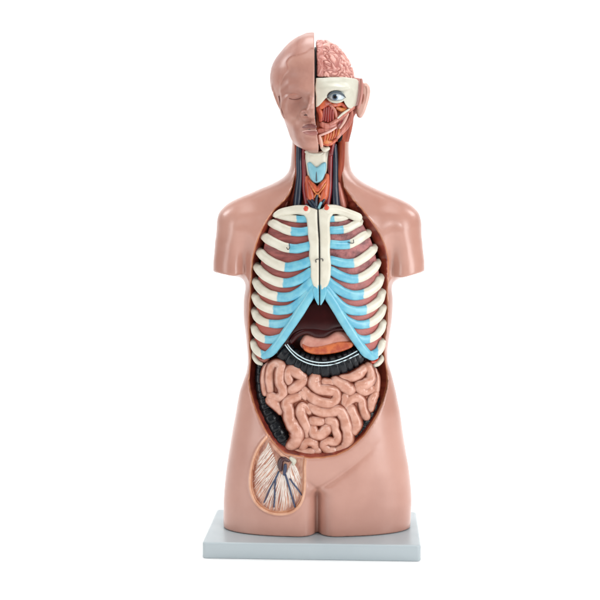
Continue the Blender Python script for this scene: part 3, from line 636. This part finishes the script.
def face_sdf(X, Y, Z, features=True):
    d = loft(X, Y, Z, HD, n=2.12)
    if not features: return d
    E = lambda px, py, Yv, rx, ry, rz: ell(X, Y, Z, at(px, py, Yv), (rx*PX, ry, rz*PX))
    # eye hollow, brow, lids
    d = smax(d, -E(297,97,-.097,11,.017,7), .009)
    d = smin(d, caps(X, Y, Z, [at(284,91,-.068), at(291,87.5,-.078), at(300,88,-.083), at(307,91,-.084)], [.002,.004,.005,.004]), .016)
    d = smin(d, E(295.6,97.3,-.0760,8.0,.0105,5.0), .0035)
    # cheek, cheek hollow
    d = smin(d, E(289.5,109,-.066,8,.013,9), .020)
    d = smax(d, -E(298,108,-.101,4,.010,9), .014)
    # nose
    d = smin(d, caps(X, Y, Z, [at(314.5,90,-.085), at(314.2,100,-.095), at(313.5,108,-.107), at(312.8,112.0,-.110)], [.0065,.0072,.0095,.0108]), .008)
    d = smin(d, E(305.2,113.2,-.0935,4.4,.010,3.4), .004)
    pass
    # mouth mound, lips, chin
    d = smin(d, E(311,130,-.083,12,.014,9), .020)
    d = smax(d, -caps(X, Y, Z, [at(298,130.5,-.0935), at(305,129.3,-.099), at(311,129,-.1015), at(318,129.5,-.103)], [.0008,.0015,.0017,.0017]), .0015)
    d = smin(d, caps(X, Y, Z, [at(300,128.8,-.092), at(306,126,-.0962), at(311,125,-.0985), at(318,126,-.1)], [.001,.0034,.0044,.004]), .0022)
    d = smin(d, caps(X, Y, Z, [at(301,132,-.0915), at(307,133.2,-.0955), at(312,133.8,-.0975), at(318,134,-.099)], [.001,.0038,.0050,.0050]), .0028)
    d = smax(d, -E(312,138.2,-.104,9,.008,2.2), .006)
    d = smin(d, E(313,144,-.082,9,.012,6), .016)
    d = smax(d, -caps(X, Y, Z, [at(313.5,119,-.1005), at(313.5,123,-.1015)], .0015), .004)
    # ear pressed to the side
    ear = caps(X, Y, Z, [at(277.5,83,-.040), at(274.6,86,-.036), at(275,94,-.034), at(278.2,103,-.036), at(281.6,110,-.040)], [.0022,.0026,.0028,.0026,.0022])
    d = smin(d, ear, .004)
    d = smax(d, -caps(X, Y, Z, [at(279.6,97,-.052), at(281.2,106,-.052), at(284.6,118,-.052)], [.0014,.0018,.0012]), .006)
    return d
Df = face_sdf(Xh, Yh, Zh)
# hair relief: the cap above the hairline stands proud
HL = [(300,20),(320,20),(320,49.5),(312,48),(306,52.5),(299,55.2),(291,57),(287,62),(288.5,70),(284,76),(280.5,84),(279,80),(276,86),(262,90),(262,20)]
PH = np.array([at(p[0], p[1], -.075)[[0,2]] for p in catmull(HL+[HL[0]], 4)[:-1]])
hd = polydist(PH, Xh[:,0,:], Zh[:,0,:])[:,None,:]
Df = Df - .0009*np.clip(-hd/.003+.5, 0, 1)
cut = at(314.2, 60, -.05)[0]; cut2 = at(318.5, 145, -.085)[0]; z1 = at(314,116,-.05)[2]; z2 = at(317,146,-.085)[2]
plane = Xh - (cut + (cut2-cut)*np.clip((z1-Zh)/(z1-z2), 0, 1))
Dw = smax(Df, plane, .0016)
Dw = smax(Dw, -smax(face_sdf(Xh, Yh, Zh, False) + .010, plane + .0, .001)*1.0, .001) if False else Dw
P, Fc = surfnet(Dw, np.array([a[0] for a in axh]), h)
fc = P[Fc].mean(axis=1)
zz1 = np.clip((z1-fc[:,2])/(z1-z2), 0, 1); pl = fc[:,0] - (cut+(cut2-cut)*zz1)
edge = pl > -.0005
hairm = (polydist(PH, fc[:,0], fc[:,2]) < 0) & ~edge
p_, f_, _ = sub_mesh(P, Fc, ~edge & ~hairm); face = obj('face_half', p_, f_, 'face_skin', label='closed-eyed skin half of the face')
p_, f_, _ = sub_mesh(P, Fc, hairm); obj('hair', p_, f_, 'hair_paint', face, label='moulded flesh-coloured hair cap')
p_, f_, _ = sub_mesh(P, Fc, edge); obj('cut_edge', p_, f_, 'edge_paint', face)
def onface(px, py, off=0.0):
    """depth of the face surface seen at a pixel"""
    Ys = np.linspace(-.125, -.02, 260); pts = np.array([at(px, py, v) for v in Ys])
    d = interp3(Dw, axh, pts); i = np.argmax(d < 0); return Ys[i] + off
def ft(name, pts, r, m, off=0.0, flat=.5, **k):
    return tube(name, [(x, y, onface(x, y)+off) for x, y in pts], r, m, face, flat=flat, n=6, seg=10, **k)
ft('upper_lip', [(299.5,129.3),(303,127.6),(307,126.4),(311,125.8),(315,126.6)], [.5,1.2,1.9,2.1,1.8], 'lip_shaded', .0008)
ft('mouth_shade_line', [(302.5,129.9),(306,129.6),(311,129.2),(316,129.6)], [.3,.7,.8,.8], 'nostril_paint', .0002)  # dark line painted in for the shade between the lips
ft('lower_lip', [(301.5,131.6),(306,132.6),(311,133.2),(316,133)], [.5,1.5,2.1,1.9], 'lip_paint', .0006)
ft('lip_highlight', [(302.5,131.3),(306.5,130.8),(311,130.6),(316,130.6)], [.4,.8,.9,.8], 'lip_light', -.0003)
ft('eyelid_line', [(287,97.3),(290,98.6),(294.5,99.3),(299,98.6),(302,97)], [.3,.55,.7,.6,.35], 'crease_paint', .0002)
ft('eyelid_shade', [(288.5,96.6),(291.5,95.6),(295.5,95.2),(299.5,95.6),(302,96.4)], [.8,1.5,1.9,1.5,.8], 'lid_paint', .0009, flat=.3)
ft('eyebrow', [(285,90),(290,87.6),(296,87.2),(302,89)], [.5,1.1,1.2,.6], 'lid_paint', .0009, flat=.35)
ft('nostril', [(304.4,115.0),(305.8,114.8),(307.0,115.0)], [.6,.9,.7], 'nostril_paint', 0, flat=.7)
ft('ear_crease', [(278.6,96),(280.2,103),(282.4,111),(284.6,118)], [.5,.9,.9,.5], 'crease_paint', .0006, flat=.5)

# ================================================================== head: opened half
Xr, Yr, Zr, axr = grid(tuple(at(308,158,0)*[1,0,1]+[0,-.105,0]), tuple(at(376,36,0)*[1,0,1]+[0,.085,0]), .0013)
HRows = [(74,270.5,359.5,-.080,.066),(80,270.4,359.8,-.082,.068),(92,271,359,-.082,.066),(100,273,358,-.080,.060),(108,276,356,-.077,.05),(116,281,353,-.074,.04),(126,286,349,-.072,.026),(134,289,345,-.070,.010),(141,293,339,-.068,-.006),(147,300,331,-.064,-.022),(151,308,324,-.058,-.035)]
core_d = loft(Xr, Yr, Zr, HRows, n=2.1) 
cl = at(315.5, 60, -.05)[0]
# deep tissue of the face, orange-red
deep = smax(core_d + .010, cl + .0005 - Xr, .001)
deep = smax(deep, Zr - at(320,84,-.07)[2], .002)
P, Fc = surfnet(deep, np.array([a[0] for a in axr]), .0013)
hc = obj('face_muscle', P, Fc, 'muscle_orange', label='orange-red dissected half of the face')
# skull band with eye opening
SB = [(315.5,78.6),(330,77.4),(345,76.6),(357.5,77.4),(360,79),(359.8,90),(358.4,99),(356.5,105),(352.5,108.5),(348.5,107.3),(345.5,103.8),(343.5,99.5),(336,101.6),(329.5,99),(326,98),(322.5,102),(319,105.8),(315.5,107.8)]
PS = np.array([at(p[0], p[1], -.075)[[0,2]] for p in SB])
s2 = polydist(PS, Xr[:,0,:], Zr[:,0,:])[:,None,:]
shell = smax(core_d, -(core_d + .009), .001)
band = smax(smax(shell, s2, .0016), cl - Xr, .0012)
band = smin(band, smax(smax(ell(Xr, Yr, Zr, at(337,88.5,-.074), (13*PX,.010,3.2*PX)), s2, .002), cl+.002-Xr, .001), .010)
band = smax(band, -ell(Xr, Yr, Zr, at(336,96.2,-.075), (8.5*PX,.03,5.3*PX)), .0015)
band = smax(band, Yr-.03, .001)
P, Fc = surfnet(band, np.array([a[0] for a in axr]), .0013)
skull = obj('skull_band', P, Fc, 'skull_paint', label='cream skull bone band around the open eye')
# cap of the band top so the brain sits in it
slabtop = smax(smax(core_d + .0085, np.abs(Zr - at(330,79.5,-.06)[2]) - .002, .001), cl - Xr, .001)
P, Fc = surfnet(slabtop, np.array([a[0] for a in axr]), .0013); obj('skull_floor', P, Fc, 'skull_paint', skull)
# skin remains behind the band: strip, back of head, ear
strip = [(360.2,76.8),(362,77.6),(363.2,80),(362.6,90),(361.5,100),(359.5,108),(357.5,112),(355.5,112),(356.8,107),(359,101),(360,90),(360,80)]
back_h = smax(smax(loft(Xr, Yr, Zr, [(70,268,361,-.05,.078),(80,268,362.6,-.05,.078),(92,268,362,-.05,.076),(104,272,359.5,-.05,.068),(116,276,354,-.04,.06),(126,280,351,-.03,.055)], n=2.1), -.028 - Yr, .002), cl - Xr, .001)
back_h = smax(back_h, Zr - at(340,77,-.03)[2], .002)
P, Fc = surfnet(back_h, np.array([a[0] for a in axr]), .0013); bh = obj('back_of_head', P, Fc, 'cut_edge_paint', label='pink-brown cut rim of the head behind the skull band')
tube('scalp_edge', [(361.2,79.6,-.030),(361.6,84,-.030),(361.6,92,-.033),(360.4,100,-.034),(358,108,-.036)], [1.3,1.5,1.5,1.5,1.3], 'cut_edge_paint', bh, flat=1.2, n=6)
# ear on the opened side
er = slab('ear', [(362,82.5),(366,82.8),(369.3,86),(370.2,92),(369,99),(367,106),(364.5,113),(361.3,117.8),(357.8,117),(356.2,112),(358,104),(360.5,95),(361.2,87)], -.020, .0055, 'ear_skin', r=.005, h=.0009, n=5, label='flesh-coloured ear on the opened side of the head')
tube('ear_fold', [(363,86,-.0235),(366.6,86.6,-.0245),(367.4,92,-.0245),(366,100,-.024),(363.8,107,-.0235),(361.5,112,-.0235)], [1,1.4,1.3,1.2,1.1,1.2], 'ear_skin', er, n=6)
tube('ear_fold', [(363.6,92,-.0235),(363.6,98,-.0245),(362,104,-.0242)], [.8,1.3,.9], 'lid_paint', er, n=6)
# brown neck block under the ear
nb = loft(Xr, Yr, Zr, [(98,300,357,-.02,.05),(106,300,360.5,-.03,.05),(111,300,358.5,-.034,.05),(116,300,354,-.036,.05),(123,300,353.3,-.038,.05),(130,300,352,-.038,.05),(136,300,350.5,-.037,.05),(142,300,349,-.036,.05)], n=2.2)
nb = smax(nb, cl+.01 - Xr, .001)
P, Fc = surfnet(nb, np.array([a[0] for a in axr]), .0013); obj('upper_neck_muscle', P, Fc, 'muscle_brown', label='smooth brown muscle below the ear')

# brain with moulded folds
hb = .0009
Xb, Yb_, Zb, axb = grid(tuple(at(312,86,0)*[1,0,1]+[0,-.088,0]), tuple(at(362,37,0)*[1,0,1]+[0,.075,0]), hb)
BR = [(41.2,306,327,-.030,.01),(42.5,300,331.5,-.040,.02),(45,294,336,-.048,.03),(49,288,340.5,-.055,.04),(54,282,345,-.061,.048),(60,278,348.8,-.066,.054),(66,275,351.6,-.070,.058),(72,273,353.6,-.072,.06),(80,272,355.5,-.074,.06)]
bd = loft(Xb, Yb_, Zb, BR, n=2.05)
bd = smax(bd, at(316.3,60,-.05)[0] - Xb, .004)
P, Fc = surfnet(bd, np.array([a[0] for a in axb]), hb)
nrm = np.zeros_like(P); a_, b_, c_ = P[Fc[:,0]], P[Fc[:,1]], P[Fc[:,2]]
fn = np.cross(b_-a_, c_-a_)
for k in range(4): np.add.at(nrm, Fc[:,k], fn)
nrm /= np.linalg.norm(nrm, axis=1)[:,None] + 1e-12
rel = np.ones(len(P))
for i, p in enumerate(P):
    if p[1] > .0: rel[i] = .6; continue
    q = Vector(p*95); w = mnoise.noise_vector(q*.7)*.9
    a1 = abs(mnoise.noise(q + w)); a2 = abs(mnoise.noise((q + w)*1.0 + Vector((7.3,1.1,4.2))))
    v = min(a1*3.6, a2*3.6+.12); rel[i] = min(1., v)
lobe = at(323.5,60,-.06)[0]; seam = np.clip(np.abs(P[:,0]-lobe)/.0016, 0, 1)
medial = P[:,0] < lobe
depth = np.where(medial, .3, 1.0)
P = P + nrm * ((rel-1)*.0030*depth)[:,None] - nrm*((1-seam)*.001)[:,None]
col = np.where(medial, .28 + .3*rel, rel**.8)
obj('brain', P, Fc, 'brain_paint', label='pink folded brain in the opened skull', attr=col)

part_ = smax(face_sdf(Xh, Yh, Zh, False) + .012, np.abs(Xh - at(315.2,60,-.05)[0]) - .0010, .0005)
part_ = smax(part_, Zh - at(315,47,-.05)[2], .001)
P, Fc = surfnet(part_, np.array([a[0] for a in axh]), h); obj('gap_shade_sheet', P, Fc, 'black_paint', label='black sheet added to darken the gap between the two head halves')  # black sheet stands in for the shade inside the gap
# eye
def ball(name, c, r, m, parent=root, squash=(1,1,1), n=24, label=None):
    V = []; F_ = []
    for i in range(n//2+1):
        th = math.pi*i/(n//2)
        for j in range(n):
            ph = 2*math.pi*j/n
            V.append((c[0]+r*squash[0]*math.sin(th)*math.cos(ph), c[1]+r*squash[1]*math.sin(th)*math.sin(ph), c[2]+r*squash[2]*math.cos(th)))
    for i in range(n//2):
        for j in range(n): F_.append((i*n+j, i*n+(j+1)%n, (i+1)*n+(j+1)%n, (i+1)*n+j))
    return obj(name, V, F_, m, parent, label=label)
ec = at(336.2, 96.8, -.0675)
eye = ball('eyeball', ec, 7.6*PX, 'eye_white', squash=(1.05,1,.84), label='open glass-like eyeball with blue-grey iris')
def disc_on(name, px, py, r, m, off, parent):
    c = at(px, py, ec[1]-7.6*PX*off); ball(name, c, r*PX, m, parent, squash=(1,.35,1), n=20)
disc_on('iris', 335.2, 97.0, 2.9, 'iris_paint', .90, eye)
disc_on('pupil', 335.0, 97.0, 1.75, 'black_paint', 1.0, eye)
disc_on('catchlight', 336.8, 95.6, .6, 'eye_white', 1.09, eye)
tube('eyelid', [(326.8,97.8,-.0755),(329.5,94.3,-.0795),(334,92.0,-.082),(339,92.4,-.081),(343,94.8,-.077),(345.6,97.6,-.070)], [.5,.8,.95,.95,.8,.4], 'slate_paint', eye, n=6)
tube('lower_eyelid', [(327.5,98.6,-.0745),(331,101.2,-.078),(336,102.0,-.079),(341,101.2,-.077),(345,98.6,-.070)], [.6,1.0,1.1,1.0,.6], 'skull_paint', eye, n=6)

# face muscles, bones, vessels on the opened side
def fm(name, pts, r, m, Y0, flat=.6, **k):
    def yy(x): return Y0 + .030*max(0, (x-322)/30)**2
    return tube(name, [(x, y, yy(x)) for x, y in pts], r, m, hc, flat=flat, n=6, **k)
fm('nose_muscle', [(317.5,106.5),(321,106),(325,103.5),(329,103)], [2.4,3.4,3.6,2.6], 'muscle_orange', -.070)
fm('nose_muscle', [(318,109),(320.5,114),(320.5,120)], [2.4,2.8,2], 'muscle_orange', -.070)
for k in range(5):
    x = 323.6+k*2.3; fm('cheek_muscle', [(x+.6,107+abs(k-2)*.6),(x-.4,114),(x-.8+k*.2,121.5-abs(k-2)*.8)], [1.1,1.55,1.1], 'muscle_red', -.0700, flat=.8)
fm('cheek_strap', [(330,105),(334.5,110),(336.5,117)], [1.2,1.5,1.2], 'muscle_pink', -.072)
fm('eye_socket_muscle', [(329,104.2),(335,105.2),(341,104),(345,107)], [1.3,1.9,2,1.6], 'muscle_orange', -.070)
fm('eye_socket_muscle', [(337,108),(342,110),(346,109.5)], [1.5,2.2,1.6], 'gold_muscle', -.069)
fm('cheekbone', [(353.5,107.5),(347.5,111),(342,116),(336,121),(330,124.5)], [1.8,2.4,2.4,2.2,1.6], 'muscle_pink', -.072, flat=.7)
fm('cheekbone', [(349,109.5),(343,113.5),(338,118)], [.9,1.1,.8], 'bone', -.0765, flat=.6)
fm('jaw_muscle', [(322,124.5),(327,126.5),(333,125.5),(339,122.5)], [2.6,3.3,3.0,2.2], 'muscle_pink', -.070)
fm('jaw_muscle', [(320,131),(326,131),(333,128.2)], [2.6,2.8,2.2], 'muscle_pink', -.070)
fm('jaw_edge', [(319.5,135.6),(324,134),(330,131.4),(336,127.6)], [.9,1.1,1.1,.9], 'lip_light', -.0745)
fm('jaw_bone', [(351.5,112),(350,119),(346,126),(341,132),(337.5,137)], [1.9,2.8,3.2,2.8,2], 'muscle_pink', -.070, flat=.7)
fm('jaw_bone', [(348,114),(344.5,121),(340,128)], [1,1.5,1.1], 'edge_paint', -.0745, flat=.6)
fm('jaw_slot', [(342.5,120.5),(339.8,123.3),(338,125.8)], [.7,1.3,.7], 'artery', -.0765, flat=.6)
fm('gum', [(322.5,138.5),(326,142),(331,143)], [2.2,3.2,2.4], 'gold_muscle', -.068)
for k in range(6):
    fm('tongue_muscle', [(324+k*2.6,141.5-k*1.0),(325+k*2.7,137-k*.9),(325.6+k*2.7,133.4-k*.9)], [.9,1.4,1], 'gold_muscle' if k % 2 else 'muscle_orange', -.0705, flat=.8)
fm('tongue_muscle', [(322,143.5),(328,144.5),(334,141.5),(339,136)], [1.2,1.6,1.6,1.2], 'muscle_orange', -.069)
fm('jaw_gap', [(342,134.5),(340.6,138),(339,141)], [.8,1.7,1.4], 'black_paint', -.066)
fm('chin_bone', [(319.6,136),(320.8,141),(321.6,146)], [1.3,1.8,1.6], 'edge_paint', -.073, flat=.9)
fm('chin_bone', [(322,147.5),(325,149.5),(328,148.5)], [1.8,2.6,2], 'bone', -.060, flat=.8)
fm('neck_artery', [(333.5,143),(332,148),(331,154)], [1.8,2,2], 'artery', -.052, flat=1)

# ================================================================== groin window vessels
GROIN = D
def bodyY(px, py, D_=None):
    Ys = np.linspace(-.095, -.02, 200); pts = np.array([at(px, py, v) for v in Ys]); d = interp3(D, ax, pts); i = np.argmax(d < 0); return Ys[i]
def gv(name, pts, r, m, off=-.0006, **k):
    return tube(name, [(x, y, bodyY(x, y)+off) for x, y in pts], r, m, inguinal, n=5, seg=8, **k)
rng = random.Random(7)
START = [(268.5,443),(271,449),(273.5,456),(276,463),(278.5,470),(280.5,474),(283,475),(286,474),(288,470),(290.5,465),(293,462)]
ENDS = [(259,458),(255.5,468),(253,480),(254,492),(260,503),(268,509.5),(277,511.5),(286,510),(295,504),(300,492),(301.5,476)]
def along(Pts, t):
    t = max(0, min(.9999, t))*(len(Pts)-1); i = int(t); f = t-i
    return Pts[i][0]*(1-f)+Pts[i+1][0]*f, Pts[i][1]*(1-f)+Pts[i+1][1]*f
for k in range(78):
    t = (k+.5)/78; hx, hy = along(START, t+rng.uniform(-.02,.02)); ex, ey = along(ENDS, t+rng.uniform(-.012,.012))
    f = rng.choice((1, 1, .97, .8, .9)); ex = hx+(ex-hx)*f; ey = hy+(ey-hy)*f
    nx_, ny_ = -(ey-hy), ex-hx; l_ = math.hypot(nx_, ny_); b1 = rng.uniform(-1.1,1.1); b2 = rng.uniform(-1.0,1.0)
    w_ = rng.choice((.24,.3,.34,.5))
    gv('nerve', [(hx,hy),(hx+(ex-hx)*.33+nx_/l_*b1, hy+(ey-hy)*.33+ny_/l_*b1),(hx+(ex-hx)*.68+nx_/l_*b2, hy+(ey-hy)*.68+ny_/l_*b2),(ex,ey)], [w_*1.3,w_*1.1,w_*.9,w_*.4], 'nerve', -.0001)
    if k % 4 == 1:
        mx, my = hx+(ex-hx)*.45, hy+(ey-hy)*.45; e2 = along(ENDS, t+rng.choice((-.035,.035)))
        gv('nerve', [(mx,my),((mx+e2[0])/2+.3,(my+e2[1])/2),(mx+(e2[0]-mx)*.93,my+(e2[1]-my)*.93)], [.3,.25,.15], 'nerve', -.0001)
gv('femoral_vein', [(278.5,472),(276,478),(272.5,484),(268,493),(264,502.5)], [1.0,.8,.7,.65,.55], 'vein_blue', -.0014)
gv('femoral_vein', [(276,477),(275,485),(274.6,496),(274,507)], [.85,.8,.8,.7], 'vein_blue', -.0014)
gv('femoral_vein', [(285.5,475),(288,483),(291,493),(295,507)], [1.1,1.0,.9,.8], 'vein_blue', -.0014)
gv('femoral_vein', [(290,479),(294,484.5),(298,489.5),(301.5,495)], [.7,.8,.7,.5], 'vein_blue', -.0014)
gv('femoral_artery', [(288.5,460.5),(284,458.6),(280.8,461),(280.2,466),(281,470)], [1.8,2.6,2.9,2.6,1.5], 'dark_vessel', -.002)
gv('femoral_vein', [(285.5,465),(285,470),(284,474.5)], [1.4,1.8,1.2], 'vein_blue', -.003)
gv('ligament', [(291,458.5),(294,461),(293.6,464)], [2,2.6,1.6], 'skull_paint', -.001)
gv('ligament', [(270,441.5),(276,449),(284,456.5),(292,459.5)], [1.3,1.8,1.6,1.2], 'inguinal', -.001)

# ================================================================== setting: white sweep and floor
def sweep():
    prof = [(-6.0, 0), (2.2, 0)] + [(2.2+1.2*math.sin(math.radians(a)), 1.2-1.2*math.cos(math.radians(a))) for a in range(9, 91, 9)] + [(3.4, 5.0)]
    V = []; F_ = []
    for y, z in prof: V += [(-6, y, z), (6, y, z)]
    for i in range(len(prof)-1): F_.append((2*i, 2*i+1, 2*i+3, 2*i+2))
    o = obj('floor', V, F_, 'white_floor', parent=None); o['kind'] = 'structure'
    return o
sweep()

# ================================================================== light
w = bpy.data.worlds.new("World"); scene.world = w; w.use_nodes = True
nt_ = w.node_tree; bg = nt_.nodes['Background']; bg.inputs[0].default_value = (1, 1, 1, 1); bg.inputs[1].default_value = .18
def area(name, loc, target, size, power, col=(1,1,1), sy=None):
    l = bpy.data.lights.new(name, 'AREA'); l.shape = 'RECTANGLE'; l.size = size; l.size_y = sy or size; l.energy = power; l.color = col
    o = bpy.data.objects.new(name, l); C.objects.link(o); o.location = loc
    o.rotation_euler = (Vector(target)-Vector(loc)).to_track_quat('-Z', 'Y').to_euler()
area('key_softbox', (1.05, -2.3, 1.35), (0, 0, .45), .14, 11)
area('fill_softbox', (-.9, -2.2, 1.5), (0, 0, .45), .8, 3)
area('side_softbox', (1.5, -1.15, .7), (0, 0, .45), .6, 21, sy=1.5)
area('side_softbox', (-1.6, -1.1, .7), (0, 0, .45), .6, 11, sy=1.5)
area('top_softbox', (0, -.3, 2.6), (0, -.1, 0), 1.8, 30)
area('added_backdrop_light', (-2.6, 1.0, 2.6), (0, 3.2, .9), 1.4, 55)  # unseen lamps added to bring the sweep up to white
area('added_backdrop_light', (2.6, 1.0, 2.6), (0, 3.2, .9), 1.4, 55)
area('added_backdrop_light', (0, 1.2, 4.0), (0, 2.2, 0), 2.0, 60)

scene.view_settings.view_transform = 'Standard'; scene.view_settings.look = 'None'; scene.view_settings.exposure = 0; scene.view_settings.gamma = 1
scene.render.resolution_x = 1024; scene.render.resolution_y = 1024
